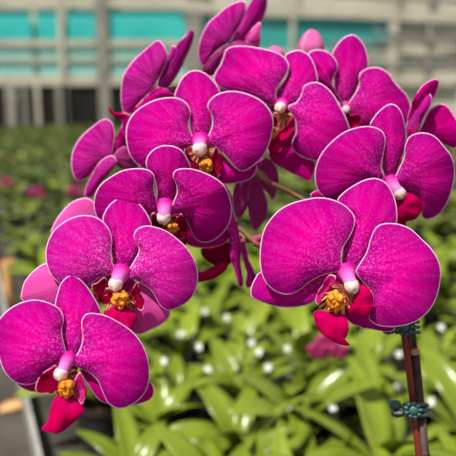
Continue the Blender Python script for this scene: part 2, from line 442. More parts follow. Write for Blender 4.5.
f.lip(k3([(225, 305), (255, 310), (285, 318), (292, 335), (275, 355), (245, 350), (225, 330)]), k3([(250, 300)])[0], z=.002)
f.callus((172.5, 228), 5.2, 5.4, seed=7.)
f.column((165, 206), (163.8, 218), 6.4, 6.4)

# ---- top flower of the left column
f = Flower((200, 141), .438, -2, 12, spike=at(212, 150, .468), label='bright magenta flower at the top of the left column, facing forward')
k4 = lambda p: K(120, 50, 3, p)
f.dorsal(k4([(225, 272), (213, 230), (205, 190), (180, 155), (163, 138), (172, 110), (185, 85), (205, 66), (230, 60), (260, 72), (285, 98), (302, 127), (290, 150), (280, 200), (270, 240), (255, 272)]))
f.lateral(k4([(265, 292), (305, 312), (335, 345), (365, 362), (408, 345), (412, 352), (406, 370), (388, 389), (355, 398), (320, 403), (290, 396), (285, 350)]))
f.lateral(k4([(225, 290), (190, 300), (150, 330), (130, 370), (160, 385), (200, 360), (235, 320)]))
f.petal(k4([(226, 278), (213, 245), (208, 215), (213, 185), (201, 160), (175, 144), (140, 142), (105, 149), (70, 166), (40, 190), (22, 220), (17, 255), (22, 295), (35, 325), (55, 346), (75, 357), (110, 352), (150, 325), (190, 302), (215, 292)]), seed=5)
f.petal(k4([(255, 278), (270, 245), (277, 215), (272, 190), (262, 170), (269, 150), (292, 132), (325, 123), (360, 125), (400, 138), (430, 156), (453, 185), (461, 215), (457, 247), (449, 280), (431, 317), (406, 342), (380, 361), (360, 363), (340, 347), (320, 322), (295, 300), (270, 288)]), seed=2.6)
f.throat(k4([(200, 295), (240, 290), (290, 300), (305, 350), (290, 380), (255, 385), (220, 350)]), k4([(242, 300)])[0])
f.lobe(k4([(195, 296), (204, 312), (218, 330), (234, 350), (228, 366), (207, 347), (192, 322)]), k4([(235, 355)])[0])
f.lobe(k4([(288, 289), (279, 310), (273, 335), (278, 365), (286, 387), (299, 375), (307, 345), (301, 315)]), k4([(280, 370)])[0], z=.008)
f.lip(k4([(225, 365), (250, 372), (285, 378), (295, 395), (270, 415), (235, 405)]), k4([(255, 365)])[0], z=.002)
f.callus((206.5, 166), 6.0, 6.0, seed=9.)
f.column((200.5, 141), (199.5, 149.5), 6.2, 6.6)

# ---- upper right flower turned to the left
f = Flower((282, 104), .458, -14, 10, spike=spC[-3], label='bright magenta flower right of the top one, its cream cap and red lip turned left')
k5 = lambda p: K(205, 35, 3, p)
f.dorsal(k5([(215, 192), (225, 155), (250, 115), (245, 80), (240, 60), (262, 48), (285, 45), (310, 58), (325, 80), (335, 110), (338, 142), (318, 160), (295, 185), (268, 205), (245, 212)]))
f.lateral(k5([(215, 230), (195, 300), (188, 355), (205, 385), (240, 405), (280, 425), (310, 439), (322, 430), (331, 390), (320, 365), (290, 330), (255, 260)]), mat=MAGD)
f.lateral(k5([(215, 235), (180, 260), (150, 300), (160, 330), (195, 320), (225, 280)]), mat=MAGD)
f.petal(k5([(215, 202), (213, 178), (220, 155), (240, 125), (252, 100), (249, 80), (233, 62), (205, 48), (165, 39), (130, 33), (95, 32), (65, 41), (55, 65), (45, 90), (32, 110), (25, 132), (40, 155), (80, 172), (130, 185), (170, 200), (198, 212)]), seed=.8)
f.petal(k5([(248, 215), (273, 202), (290, 175), (295, 155), (310, 145), (335, 141), (362, 154), (385, 178), (401, 205), (420, 240), (433, 275), (436, 305), (420, 340), (390, 370), (350, 380), (320, 376), (290, 366), (264, 346), (261, 320), (273, 290), (268, 250)]), seed=3.6)
f.throat(k5([(200, 235), (255, 235), (270, 270), (245, 310), (205, 315), (190, 280)]), k5([(235, 240)])[0])
f.lobe(k5([(266, 243), (258, 262), (235, 280), (205, 298), (197, 314), (225, 320), (250, 307), (267, 286), (271, 262)]), k5([(225, 300)])[0], z=.009, mat=LIPC)
f.lobe(k5([(203, 240), (215, 255), (212, 280), (200, 300), (188, 290), (195, 262)]), k5([(205, 290)])[0])
f.lip(k5([(195, 312), (225, 318), (235, 340), (215, 360), (190, 345)]), k5([(210, 310)])[0], z=.003)
f.callus((273, 132), 4.6, 4.6, seed=11.)
f.column((282.5, 104.5), (280, 108), 4.6, 5.2)

# ---- behind it
f = Flower((346, 105), .482, 12, 6, spike=spC[-4], label='magenta flower behind and between two others in the upper right, against the greenhouse wall')
k6 = lambda p: K(304, 20, 3, p)
f.dorsal(k6([(120, 252), (95, 215), (90, 180), (86, 140), (85, 100), (100, 72), (120, 52), (145, 43), (165, 54), (182, 78), (192, 110), (193, 142), (180, 168), (158, 205), (138, 245)]))
f.petal(k6([(118, 255), (98, 240), (75, 215), (55, 200), (35, 185), (25, 150), (12, 120), (14, 97), (42, 88), (75, 97), (97, 121), (102, 145), (92, 167), (85, 190), (95, 222)]), seed=2)
f.petal(k6([(130, 255), (150, 225), (165, 192), (165, 165), (180, 149), (205, 141), (230, 144), (255, 160), (270, 183), (290, 204), (308, 224), (319, 250), (321, 290), (300, 330), (250, 340), (200, 335), (160, 315), (138, 285)]), seed=5.5)
f.lateral(k6([(125, 270), (90, 290), (60, 320), (70, 350), (110, 340), (145, 300)]), mat=MAGD)
f.lateral(k6([(140, 280), (190, 320), (220, 360), (190, 375), (150, 340)]), mat=MAGD)
f.lobe(k6([(152, 282), (138, 293), (133, 312), (145, 328), (168, 324), (174, 303), (167, 287)]), k6([(140, 310)])[0], mat=LIPC)
f.lip(k6([(135, 315), (160, 320), (165, 345), (145, 360), (128, 340)]), k6([(145, 315)])[0], z=.002)
f.column((346.5, 107), (346, 110), 3.2, 3.6, out=.008)

# ---- right flower turned to the right
f = Flower((391, 180), .424, 16, -10, spike=spC[7], label='magenta flower at the right edge with a crimson lip turned right, above the largest flower')
k7 = lambda p: K(304, 80, 3, p)
f.dorsal(k7([(250, 295), (235, 260), (240, 200), (232, 165), (212, 148), (197, 135), (210, 110), (230, 88), (255, 72), (275, 75), (292, 95), (302, 130), (308, 168), (302, 205), (287, 250), (270, 295)]))
f.lateral(k7([(245, 305), (180, 315), (100, 320), (35, 332), (18, 350), (60, 366), (150, 355), (220, 335)]), mat=MAGD)
f.lateral(k7([(275, 320), (320, 345), (345, 385), (330, 410), (295, 400), (275, 360)]), mat=MAGD)
f.petal(k7([(242, 292), (232, 260), (240, 215), (245, 185), (240, 160), (220, 144), (190, 138), (155, 143), (120, 156), (90, 178), (65, 203), (45, 233), (33, 270), (33, 305), (45, 337), (75, 360), (130, 358), (185, 330), (222, 308)]), seed=1.2)
f.petal(k7([(270, 302), (285, 265), (300, 230), (302, 200), (315, 171), (340, 159), (370, 159), (396, 171), (421, 199), (441, 225), (452, 260), (451, 300), (441, 340), (426, 376), (406, 403), (380, 417), (358, 416), (352, 395), (340, 365), (310, 340), (285, 320)]), seed=4.4)
f.lobe(k7([(308, 339), (335, 347), (353, 370), (351, 395), (336, 416), (310, 424), (285, 426), (276, 405), (280, 370), (292, 350)]), k7([(280, 380)])[0], mat=LIPC, z=.009, bulge=.004, rim=False)
f.throat(k7([(275, 340), (300, 345), (300, 380), (285, 420), (268, 400), (265, 360)]), k7([(275, 350)])[0], z=.004)
f.lip(k7([(270, 405), (300, 415), (305, 440), (280, 450), (262, 430)]), k7([(285, 405)])[0], z=.002)
f.column((390, 181.5), (399.5, 193.5), 5.6, 6.0)

# ---- the largest flower, right
f = Flower((345, 269), .386, 4, 4, spike=spA[6], label='largest magenta flower, at lower right in front of the support stake')
k8 = lambda p: K(304, 170, 3, p); k8l = lambda p: K(245, 170, 3, p); k8c = lambda p: K(290, 220, 3.509, p)
f.dorsal(k8([(120, 290), (117, 240), (125, 205), (140, 165), (140, 140), (125, 112), (100, 92), (115, 70), (145, 48), (180, 30), (215, 24), (245, 37), (262, 60), (274, 90), (279, 120), (277, 158), (245, 175), (212, 210), (188, 250), (158, 290)]))
f.lateral(k8l([(45, 307), (30, 325), (17, 355), (20, 381), (50, 396), (90, 409), (130, 413), (170, 409), (200, 399), (232, 372), (262, 332), (285, 308), (200, 305), (100, 300)]), mat=MAG)
f.lateral(k8c([(180, 330), (200, 350), (220, 366), (260, 379), (300, 386), (345, 393), (370, 380), (340, 350), (290, 310), (240, 280), (205, 290)]), mat=MAG)
f.petal(k8l([(290, 297), (290, 260), (296, 230), (315, 200), (329, 165), (329, 140), (313, 117), (285, 97), (250, 85), (215, 82), (180, 88), (140, 99), (105, 118), (75, 148), (55, 183), (46, 225), (44, 270), (50, 312), (65, 342), (90, 364), (120, 374), (145, 371), (170, 356), (195, 336), (225, 320), (255, 310), (278, 306)]), seed=.3, z=.004)
f.petal(k8([(155, 302), (170, 275), (188, 245), (198, 210), (210, 180), (225, 165), (250, 159), (285, 162), (320, 176), (350, 203), (380, 233), (401, 265), (411, 300), (408, 345), (396, 387), (376, 422), (350, 446), (320, 462), (285, 470), (250, 471), (220, 466), (198, 452), (195, 435), (205, 410), (205, 375), (190, 350), (175, 335), (160, 316)]), seed=3.3)
f.throat(k8c([(120, 245), (170, 225), (240, 250), (250, 310), (210, 335), (150, 320), (100, 305)]), k8c([(185, 240)])[0])
f.lobe(k8c([(140, 191), (160, 198), (156, 216), (132, 246), (112, 275), (99, 298), (89, 286), (94, 262), (109, 235), (127, 208)]), k8c([(110, 290)])[0], mat=LOBP, z=.009)
f.lobe(k8c([(250, 229), (275, 239), (291, 264), (292, 295), (281, 326), (260, 344), (230, 337), (203, 325), (215, 295), (228, 260)]), k8c([(190, 300)])[0], mat=LIPC, z=.006, rim=False, bulge=.004)
f.lip(k8c([(82, 325), (100, 317), (130, 320), (160, 322), (187, 332), (201, 350), (207, 375), (201, 405), (190, 422), (212, 436), (205, 442), (178, 438), (150, 426), (120, 406), (97, 381), (85, 350)]), k8c([(150, 300)])[0], ripple=.0018)
f.callus((336, 301), 8.4, 8.6, seed=13.)
f.column((345.5, 271), (352, 286.5), 6.8, 6.8)

# ---- blooms seen from the side or from behind
f = Flower((158, 90), .475, -50, 0, spike=spA[-2], label='side-on magenta flower at upper left, showing the backs of its petals')
k9 = lambda p: K(114, 0, 3, p)
f.part('dorsal_sepal', k9([(172, 141), (180, 136), (187, 148), (172, 185), (150, 240), (140, 230), (155, 190)]), mat=BACK, yp=(-30, 0), dC=.012)
f.part('petal', k9([(235, 88), (241, 105), (231, 140), (213, 180), (191, 225), (166, 257), (145, 268), (131, 256), (140, 225), (155, 195), (165, 170), (185, 140), (210, 110)]), k9([(140, 262)])[0], mat=BACK, yp=(55, 10), dC=.002, spine=k9([(222, 115), (185, 190), (150, 250)]))
f.part('petal', k9([(28, 338), (20, 300), (21, 260), (28, 225), (50, 190), (80, 160), (110, 135), (133, 120), (150, 137), (161, 160), (159, 185), (146, 215), (132, 240), (112, 272), (88, 298), (60, 330), (42, 345)]), k9([(130, 262)])[0], mat=BACK, yp=(-38, 8), dC=-.004)
f.part('lateral_sepal', k9([(135, 262), (160, 268), (185, 285), (168, 296), (125, 305), (95, 322), (65, 345), (52, 338), (78, 306), (105, 280)]), k9([(150, 275)])[0], mat=MAGD, yp=(-20, -10), dC=-.007, spine=k9([(80, 320), (150, 280)]))
f.part('lip', K(62, 60, 3.04, [(138, 142), (147, 148), (152, 158), (166, 160), (184, 160), (196, 172), (182, 180), (160, 172), (146, 162)]), K(62, 60, 3.04, [(195, 170)])[0], mat=LIPC, rim=False, spine=K(62, 60, 3.04, [(144, 150), (155, 164), (185, 170)]), dC=-.004, yp=(0, 0))

f = Flower((117, 160), .478, -45, 0, spike=spA[-1], label='shaded flower at the left edge of the spray, seen from behind')
kk = lambda p: K(62, 60, 3.04, p)
f.part('petal', kk([(40, 362), (28, 325), (30, 285), (45, 250), (70, 220), (95, 200), (120, 182), (140, 179), (155, 194), (161, 220), (157, 260), (150, 295), (125, 305), (105, 328), (85, 352), (62, 366)]), kk([(160, 295)])[0], mat=BACK, yp=(-30, 5))
f.part('petal', ka([(215, 30), (195, 23), (165, 31), (140, 49), (115, 79), (98, 109), (94, 132), (130, 155), (200, 145), (235, 110), (235, 60)]), ka([(290, -40)])[0], mat=PALE, yp=(-15, 5), dC=-.018)
f.part('dorsal_sepal', kk([(180, 160), (205, 165), (225, 185), (215, 230), (205, 262), (180, 290), (158, 300), (153, 280), (160, 250), (172, 220), (184, 192)]), kk([(165, 300)])[0], mat=MAGD, yp=(30, 0), dC=.006)
f.part('lateral_sepal', kk([(155, 290), (168, 310), (152, 336), (127, 362), (103, 397), (92, 416), (70, 418), (71, 390), (90, 350), (110, 315), (132, 296)]), kk([(160, 298)])[0], mat=BACK, yp=(-40, 0), dC=-.008)
f.part('lateral_sepal', kk([(160, 285), (190, 262), (215, 295), (235, 330), (215, 345), (180, 330), (163, 312)]), kk([(160, 298)])[0], mat=DUSK, yp=(20, 0), dC=-.002)

f = Flower((232, 45), .492, -50, 0, spike=spA[-3], label='topmost flower, side-on beyond the top edge of the photo')
f.part('lateral_sepal', k9([(395, 110), (420, 80), (440, 66), (440, 100), (436, 140), (410, 160), (370, 150)]), mat=PALE, yp=(0, 0), dC=.010)
f.part('petal', k9([(440, -24), (460, -6), (454, 40), (432, 80), (402, 108), (372, 138), (345, 142), (358, 110), (378, 62), (400, 25), (422, -10)]), k9([(350, 140)])[0], mat=BACK, yp=(50, 10), spine=k9([(440, 5), (405, 70), (360, 130)]))
f.part('petal', k9([(252, 168), (254, 135), (265, 100), (285, 65), (310, 44), (340, 19), (375, 4), (392, 4), (397, 20), (386, 60), (366, 96), (346, 126), (322, 142), (292, 168), (270, 197), (256, 186)]), k9([(345, 130)])[0], mat=BACK, yp=(-36, 5), dC=-.006)
f.part('lateral_sepal', k9([(265, 205), (290, 172), (320, 146), (350, 130), (385, 122), (410, 135), (360, 155), (330, 170), (315, 200), (300, 225), (275, 225)]), k9([(360, 130)])[0], mat=DUSK, yp=(-20, -15), dC=-.010, spine=k9([(285, 205), (320, 165), (370, 138)]))

f = Flower((411, 133), .452, 45, -5, spike=spC[6], label='half-closed flower at the right edge seen from the side, with narrow upright petals')
k12 = lambda p: K(380, 60, 4.56, p)
f.part('petal', k12([(125, 260), (145, 195), (165, 155), (190, 120), (220, 97), (250, 86), (269, 92), (263, 130), (246, 172), (226, 203), (190, 250), (150, 310), (120, 320)]), k12([(130, 320)])[0], mat=MAGD, yp=(40, -25), dC=.004)
f.part('petal', k12([(140, 345), (175, 330), (196, 285), (221, 235), (250, 210), (285, 199), (311, 214), (336, 250), (361, 290), (372, 340), (350, 400), (300, 390), (250, 370), (190, 360)]), k12([(140, 335)])[0], mat=MAGD, yp=(15, 5))
f.part('dorsal_sepal', k12([(110, 330), (130, 270), (160, 215), (185, 174), (205, 151), (229, 154), (238, 180), (226, 217), (206, 247), (187, 292), (172, 330), (145, 350), (118, 350)]), k12([(125, 345)])[0], mat=BACK, yp=(-25, 5), dC=-.006)
f.part('lip', k12([(130, 318), (150, 312), (168, 330), (160, 350), (135, 350)]), k12([(130, 345)])[0], mat=LIPC, yp=(0, 0), dC=-.009)

kd = lambda p: K(180, 150, 3.04, p)
f = Flower(kd([(240, 85)])[0], .468, 20, -10, spike=spA[8], label='dusky flower hanging behind the middle of the spray, seen from the back')
f.part('petal', kd([(235, 75), (255, 25), (285, 40), (300, 80), (296, 120), (284, 152), (268, 132), (250, 115)]), mat=DUSK, yp=(35, -10))
f.part('petal', kd([(240, 95), (205, 60), (180, 80), (160, 130), (162, 175), (172, 206), (190, 200), (208, 165), (222, 130)]), mat=DUSK, yp=(-35, -10))
f.part('dorsal_sepal', kd([(222, 60), (240, 20), (262, 40), (258, 80), (240, 100)]), mat=DUSK, yp=(0, 20), dC=.004)
f.part('lateral_sepal', kd([(215, 92), (240, 95), (255, 125), (266, 160), (267, 185), (262, 207), (245, 232), (225, 246), (217, 225), (207, 190), (206, 140)]), mat=DUSK, yp=(10, -25), dC=-.006)

f = Flower(kd([(165, 280)])[0], .436, -60, -5, spike=spB[7], label='flower under the left column facing left, its drooping petals seen edge-on')
f.part('petal', kd([(182, 255), (192, 270), (204, 300), (208, 330), (222, 358), (229, 385), (219, 413), (205, 420), (198, 405), (204, 380), (195, 345), (187, 320), (180, 290)]), mat=MAG, yp=(45, 0), dC=.006, spine=kd([(186, 275), (196, 320), (212, 375), (212, 408)]))
f.part('petal', kd([(120, 100), (145, 112), (160, 150), (163, 190), (172, 215), (180, 250), (187, 300), (184, 340), (190, 380), (192, 412), (180, 415), (170, 382), (160, 350), (148, 320), (152, 280), (145, 240), (135, 190), (125, 145)]), mat=MAG, yp=(50, 0), dC=-.002, spine=kd([(138, 130), (152, 200), (168, 270), (170, 330), (183, 400)]))
f.part('lip_side_lobe', kd([(63, 303), (82, 294), (120, 285), (155, 280), (170, 300), (164, 330), (148, 348), (115, 353), (90, 342), (70, 326)]), mat=LOBE, yp=(-20, -10), rim=False, bulge=.006)
f.part('lip', kd([(40, 380), (75, 366), (105, 352), (130, 335), (148, 340), (138, 366), (108, 388), (75, 398), (45, 402)]), kd([(140, 340)])[0], mat=LIPC, yp=(-10, -10), rim=False, spine=kd([(60, 386), (100, 372), (138, 348)]))

# ---- buds
def bud(px, py, rx, ry, d, lean, label, spt):
    u = d/FPX; c = at(px, py, d); bm = bmesh.new()
    q = Matrix.Rotation(lean, 3, 'Y')
    cl = bm.verts.layers.float_color.new('Col')
    g = bmesh.ops.create_uvsphere(bm, u_segments=30, v_segments=16, radius=1)
    for v in g['verts']:
        th = math.atan2(v.co.y, v.co.x); z = v.co.z
        seam = abs(math.sin(th*1.5+.5))
        k = 1-.07*(1-seam)**6
        taper = 1-.22*max(0, z)
        v[cl] = (.8*(1-seam)**10, .4, 0, 1)
        v.co = q @ Vector((v.co.x*rx*u*k*taper, v.co.y*rx*u*k*taper, z*ry*u))+c
    foot = c-(q @ Vector((0, 0, ry*u*.9)))
    o = put('bud', bm, BUDM, orchid); o['label'] = label
    bm = bmesh.new(); add_tube(bm, catmull([foot+Vector((0, 0, .002)), foot+(spt-foot)*.5+Vector((0, 0, -.002)), spt], 5), .0016, 8)
    put('bud_stalk', bm, PEDI, o)
bud(311, 47, 13.5, 17, .497, .05, 'pale pink closed bud standing at the top of the spray', spC[-1])
bud(275, 55, 9.5, 9, .505, -.3, 'small pink bud barely showing over the upper flowers', spC[-1])

# ---- its leaves and pot, below the frame
def leaf_mesh(bm, base, az, L, W, rise, droop, fold=.25, th=.0014, nl=10, nw=4, twist=0):
    """a strap leaf with a folded midrib, as a closed sheet with thickness"""
    d = Vector((math.cos(az), math.sin(az), 0)); side = Vector((-d.y, d.x, 0))
    top = []; bot = []
    for i in range(nl+1):
        s = i/nl
        w = W*(math.sin(math.pi*(.06+.94*s**.8))**.62 if s < 1 else .02)*(.55+.45*min(1, s*2.2))
        c = base+d*(L*s*math.cos(rise*(1-s*.4)))+Vector((0, 0, L*(math.sin(rise)*s-droop*s*s)))
        slope = math.atan2(math.sin(rise)-2*droop*s, math.cos(rise))
        up = Vector((0, 0, 1))*math.cos(slope)-d*math.sin(slope)
        sd = (side*math.cos(twist*s)+up*math.sin(twist*s)); upp = up*math.cos(twist*s)-side*math.sin(twist*s)
        rt = []; rb = []
        for j in range(nw+1):
            a = j/nw*2-1
            p = c+sd*(w/2*a)+upp*(fold*w/2*abs(a)**1.3)
            rt.append(bm.verts.new(p)); rb.append(bm.verts.new(p-upp*th*(1.0-.5*abs(a))))
        top.append(rt); bot.append(rb)
    for i in range(nl):
        for j in range(nw):
            bm.faces.new((top[i][j], top[i+1][j], top[i+1][j+1], top[i][j+1]))
            bm.faces.new((bot[i][j], bot[i][j+1], bot[i+1][j+1], bot[i+1][j]))
        bm.faces.new((top[i][0], bot[i][0], bot[i+1][0], top[i+1][0]))
        bm.faces.new((top[i][nw], top[i+1][nw], bot[i+1][nw], bot[i][nw]))
    for i in (0, nl):
        for j in range(nw):
            bm.faces.new((top[i][j], top[i][j+1], bot[i][j+1], bot[i][j]) if i == 0 else (top[i][j], bot[i][j], bot[i][j+1], top[i][j+1]))
def leaf_mat(name, a, b, vein, transl=.3, rough=.26):
    s = NT(name); tc = s.n('ShaderNodeTexCoord')
    nz = s.n('ShaderNodeTexNoise', Scale=14.0, Detail=3.0); s.l(tc.outputs['Object'], nz.inputs['Vector'])
    oi = s.n('ShaderNodeObjectInfo')
    f = s.math('ADD', s.math('MULTIPLY', s.ramp(nz.outputs[0], .3, .7), .5), s.math('MULTIPLY', oi.outputs['Random'], .5))
    col = s.mix(f, a, b)
    n2 = s.n('ShaderNodeTexNoise', Scale=5.0, Detail=1.0); s.l(tc.outputs['Object'], n2.inputs['Vector'])
    col = s.mix(s.ramp(n2.outputs[0], .58, .75), col, vein)
    return s.surf(col, rough, transl, .5, 0, nz.outputs[0], .1)
LEAFN = leaf_mat('leaf_yellow_green', srgb(150, 166, 46), srgb(96, 120, 30), srgb(186, 188, 80))
LEAFF = leaf_mat('leaf_mid_green', srgb(140, 156, 54), srgb(52, 76, 30), srgb(206, 206, 120), rough=.2)
LEAFH = leaf_mat('leaf_orchid_green', srgb(70, 110, 50), srgb(50, 90, 40), srgb(90, 130, 60))
POT = flat('pot_dark_plastic', srgb(58, 50, 46), srgb(44, 40, 38), 40, .5)
TERRA = flat('pot_and_sun_patch_tan', srgb(240, 186, 130), srgb(222, 164, 112), 40, .7)
BARK = flat('bark_mix', srgb(70, 50, 36), srgb(42, 30, 22), 90, .9, 0, .2, .8)
def pot_mesh(bm, c, r0, r1, h):
    prof = [(0, 0), (r0, 0), (r1, h*.86), (r1*1.06, h*.86), (r1*1.06, h), (r1*.97, h), (r1*.93, h*.85), (0, h*.85)]
    n = 20; rings = []
    for r, z in prof:
        rings.append([bm.verts.new(c+Vector((max(r, .0004)*math.cos(2*math.pi*k/n), max(r, .0004)*math.sin(2*math.pi*k/n), z))) for k in range(n)])
    for i in range(len(prof)-1):
        for k in range(n):
            fc = bm.faces.new((rings[i][k], rings[i][(k+1) % n], rings[i+1][(k+1) % n], rings[i+1][k])); fc.material_index = 1 if i == 6 else 0
    bm.faces.new(rings[0][::-1]); bm.faces.new(rings[-1]).material_index = 1
bm = bmesh.new(); pot_mesh(bm, BASE+Vector((-.012, .0, 0)), .05, .062, .115)
put('pot', bm, [POT, BARK], orchid, smooth=False)
for az, L in ((.3, .15), (2.2, .13), (3.6, .15), (5.2, .14)):
    bm = bmesh.new(); leaf_mesh(bm, BASE+Vector((-.012, 0, .098)), az, L, .055, .45, .42)
    put('leaf', bm, LEAFH, orchid)

# ---- the stake and the two clips
bm = bmesh.new(); zt = DST.z
top2 = stake_pt(zt+.020)
add_tube(bm, [stake_pt(ZSOIL-.05), stake_pt((zt+ZSOIL)/2), stake_pt(zt-.003)], .0031, 12)
add_tube(bm, [stake_pt(zt-.003), stake_pt(zt-.0004), stake_pt(zt+.0012)], [.0032, .0034, .0026], 12, mi=1)
add_tube(bm, [stake_pt(zt), top2], .0021, 10)
for zz in (1.03, 1.13, 1.215):
    add_tube(bm, [stake_pt(zz-.002), stake_pt(zz), stake_pt(zz+.002)], [.0031, .0035, .0031], 12)
stk = put('support_stake', bm, [STAKE, STAKET], origin=stake_pt(ZSOIL-.05))
tag(stk, 'dark brown wooden plant stake standing beside the reddish orchid stem at lower right', 'stake')
def clip(px, py, name_label, s=1.0, flower=True):
    c = at(px, py, .4165); root_o = at(px, py, .425)
    e = empty('plant_clip', root_o)
    tag(e, name_label, 'clip', 'plant clips on the stake')
    bm = bmesh.new()
    ax = -sdir; rx = RT; fw = (c-CAM).normalized()
    ctr = at(px+5, py, .425)
    # jaw rings round stem and stake: three ribs
    for kz in (-.0035, 0, .0035):
        pts = []
        for k in range(17):
            a = 2*math.pi*k/16
            pts.append(ctr+ax*kz*s+rx*(.0078*s*math.cos(a))+fw*(.0068*s*math.sin(a)))
        add_tube(bm, pts, .0014*s, 8, False)
    put('jaw', bm, CLIP, e)
    # scalloped flower-shaped front
    bm = bmesh.new()
    fc = ctr-fw*.0078*s-rx*.002*s
    add_blob(bm, fc, .0034*s, .0034*s, .0016*s, (-fw).to_track_quat('Z', 'Y').to_matrix())
    for k in range(9):
        a = 2*math.pi*k/9
        p = fc+(rx*math.cos(a)+ax*math.sin(a))*.0046*s
        add_blob(bm, p, .0018*s, .0018*s, .0014*s, None, 0, 0, 10, 7)
    put('flower_disc', bm, CLIP, e)
    # squeeze grips at the left with the wire of the spring
    bm = bmesh.new()
    for kz, dx in ((.0035, -.0135), (-.002, -.0125)):
        add_blob(bm, ctr+rx*dx*s+ax*kz*s-fw*.002, .0042*s, .003*s, .003*s, None, .25, kz*900, 14, 10)
    add_tube(bm, [ctr-rx*.006*s-fw*.002, ctr-rx*.0125*s-fw*.002], .0022*s, 8)
    put('grip', bm, CLIP, e)
    bm = bmesh.new(); add_tube(bm, [ctr-rx*.0155*s-ax*.002*s-fw*.005*s, ctr-rx*.0095*s-ax*.002*s-fw*.006*s], .0010*s, 8)
    put('spring_wire', bm, CLIPW, e)
clip(411, 410, 'grey-teal plastic orchid clip lower on the stake, flower shaped and fully visible', 1.0)
clip(402, 327, 'grey-teal plastic orchid clip at the stake top, half hidden under the largest flower', 1.0)

# ------------------------------------------------------------------ greenhouse bench
YW = 12.9
TH = R(23); D = Vector((-math.sin(TH), math.cos(TH), 0)); E = Vector((math.cos(TH), math.sin(TH), 0))
REF = atz(51, 456, .93); REF.z = 0
def bp(a, b, z): return REF+D*a+E*b+Vector((0, 0, z))
rotB = Matrix.Rotation(TH, 3, 'Z')
BENCH = flat('bench_mesh_dark', srgb(70, 66, 58), srgb(48, 44, 38), 20, .8)
RAIL = flat('rail_pale_metal', srgb(168, 168, 164), srgb(136, 136, 132), 8, .4, 0, .5)
STEEL = flat('steel_grey', srgb(150, 152, 150), srgb(120, 122, 122), 6, .5)
A0, A1, B1 = -.75, 12.0, 9.5
bn = empty('growing_bench', bp((A0+A1)/2, B1/2, 0))
tag(bn, 'long grey greenhouse bench with pale metal edge rail, covered in potted plants', 'bench')
bm = bmesh.new(); add_box(bm, bp((A0+A1)/2, B1/2, .83), (B1, A1-A0, .04), rotB); put('bench_top', bm, BENCH, bn, smooth=False)
bm = bmesh.new(); add_box(bm, bp((A0+A1)/2, -.012, .88), (.008, A1-A0, .05), rotB); put('rail', bm, RAIL, bn, smooth=False)
for a in (.2, 2.6, 5, 7.4, 9.8, 11.4):
    for b in (.25, 4.5, 9.2):
        bm = bmesh.new(); add_box(bm, bp(a, b, .405), (.05, .05, .81), rotB); put('leg', bm, STEEL, bn, smooth=False)

# plants on it
def inview(p, mpx):
    q = proj(p)
    return q and -mpx < q[0] < 456+mpx and q[1] < 456+mpx
spots = []
a = -.34; row = 0
while a < 12:
    sp = .138 if a < 1.2 else .165
    b = .10+(row % 2)*sp/2
    while b < 9.2:
        p = bp(a+random.uniform(-.022, .022), b+random.uniform(-.02, .02), .85)
        if p.y < YW-.35 and (p-BASE).length > .17 and inview(p+Vector((0, 0, .12)), 80 if p.length < 3 else 12): spots.append((p.y, p))
        b += sp
    a += sp*.88; row += 1
spots.sort(key=lambda t: t[0])
NEARY = 2.0
def make_plant(L0, W0, mat, nleaf, seed, simple=False):
    """prototype plant at the origin; returns (root, list of children)"""
    rnd = random.Random(seed)
    root = bpy.data.objects.new('leafy_orchid', None); COL.objects.link(root); root.empty_display_size = .04
    WL[root.name] = Vector((0, 0, 0))
    ch = []
    bm = bmesh.new(); pot_mesh(bm, Vector((0, 0, 0)), .036, .046, .085)
    ch.append(put('pot', bm, [POT, BARK], root, smooth=False))
    for i in range(nleaf):
        az = i*2*math.pi/nleaf*1.0+rnd.uniform(-.3, .3)
        L = L0*rnd.uniform(.8, 1.2)
        bm = bmesh.new()
        leaf_mesh(bm, Vector((0, 0, .075)), az, L, W0*rnd.uniform(.8, 1.15), rnd.uniform(.65, 1.35), rnd.uniform(.15, .55), rnd.uniform(.1, .5), twist=rnd.uniform(-.5, .5))
        ch.append(put('leaf', bm, mat, root))
    return root, ch
protos = [make_plant(.140, .043, LEAFN, 7, 40+i) for i in range(6)]
def zone(p):
    q = proj(p+Vector((0, 0, .1)))
    side = 'left' if q[0] < 150 else ('middle' if q[0] < 320 else 'right')
    return q, side
ZN = {'left': 'yellow-green broad-leaved young orchid on the near bench, below the left flowers',
      'middle': 'yellow-green broad-leaved young orchid on the near bench, left of the largest flower',
      'right': 'yellow-green broad-leaved young orchid at right, around the support stake'}
ZF = {'left': 'blurred darker green young orchid farther back, left of the flower spray',
      'middle': 'blurred darker green young orchid farther back, behind the flower spray',
      'right': 'blurred darker green young orchid farther back, right of the flower spray'}
near = [p for y, p in spots if y < NEARY][:170]
far = [p for y, p in spots if y >= NEARY]
used = set()
for i, p in enumerate(near):
    pi = i % 6
    root, ch = protos[pi]
    if pi in used:
        r = root.copy(); COL.objects.link(r)
        for c in ch:
            k = c.copy(); COL.objects.link(k); k.parent = r
    else: r = root; used.add(pi)
    sc = random.uniform(.85, 1.2)
    r.location = p; r.rotation_euler = (0, 0, random.uniform(0, 6.28)); r.scale = (sc, sc, sc)
    q, side = zone(p)
    tag(r, ZN[side], 'plant', 'young orchids on the near bench, '+side)
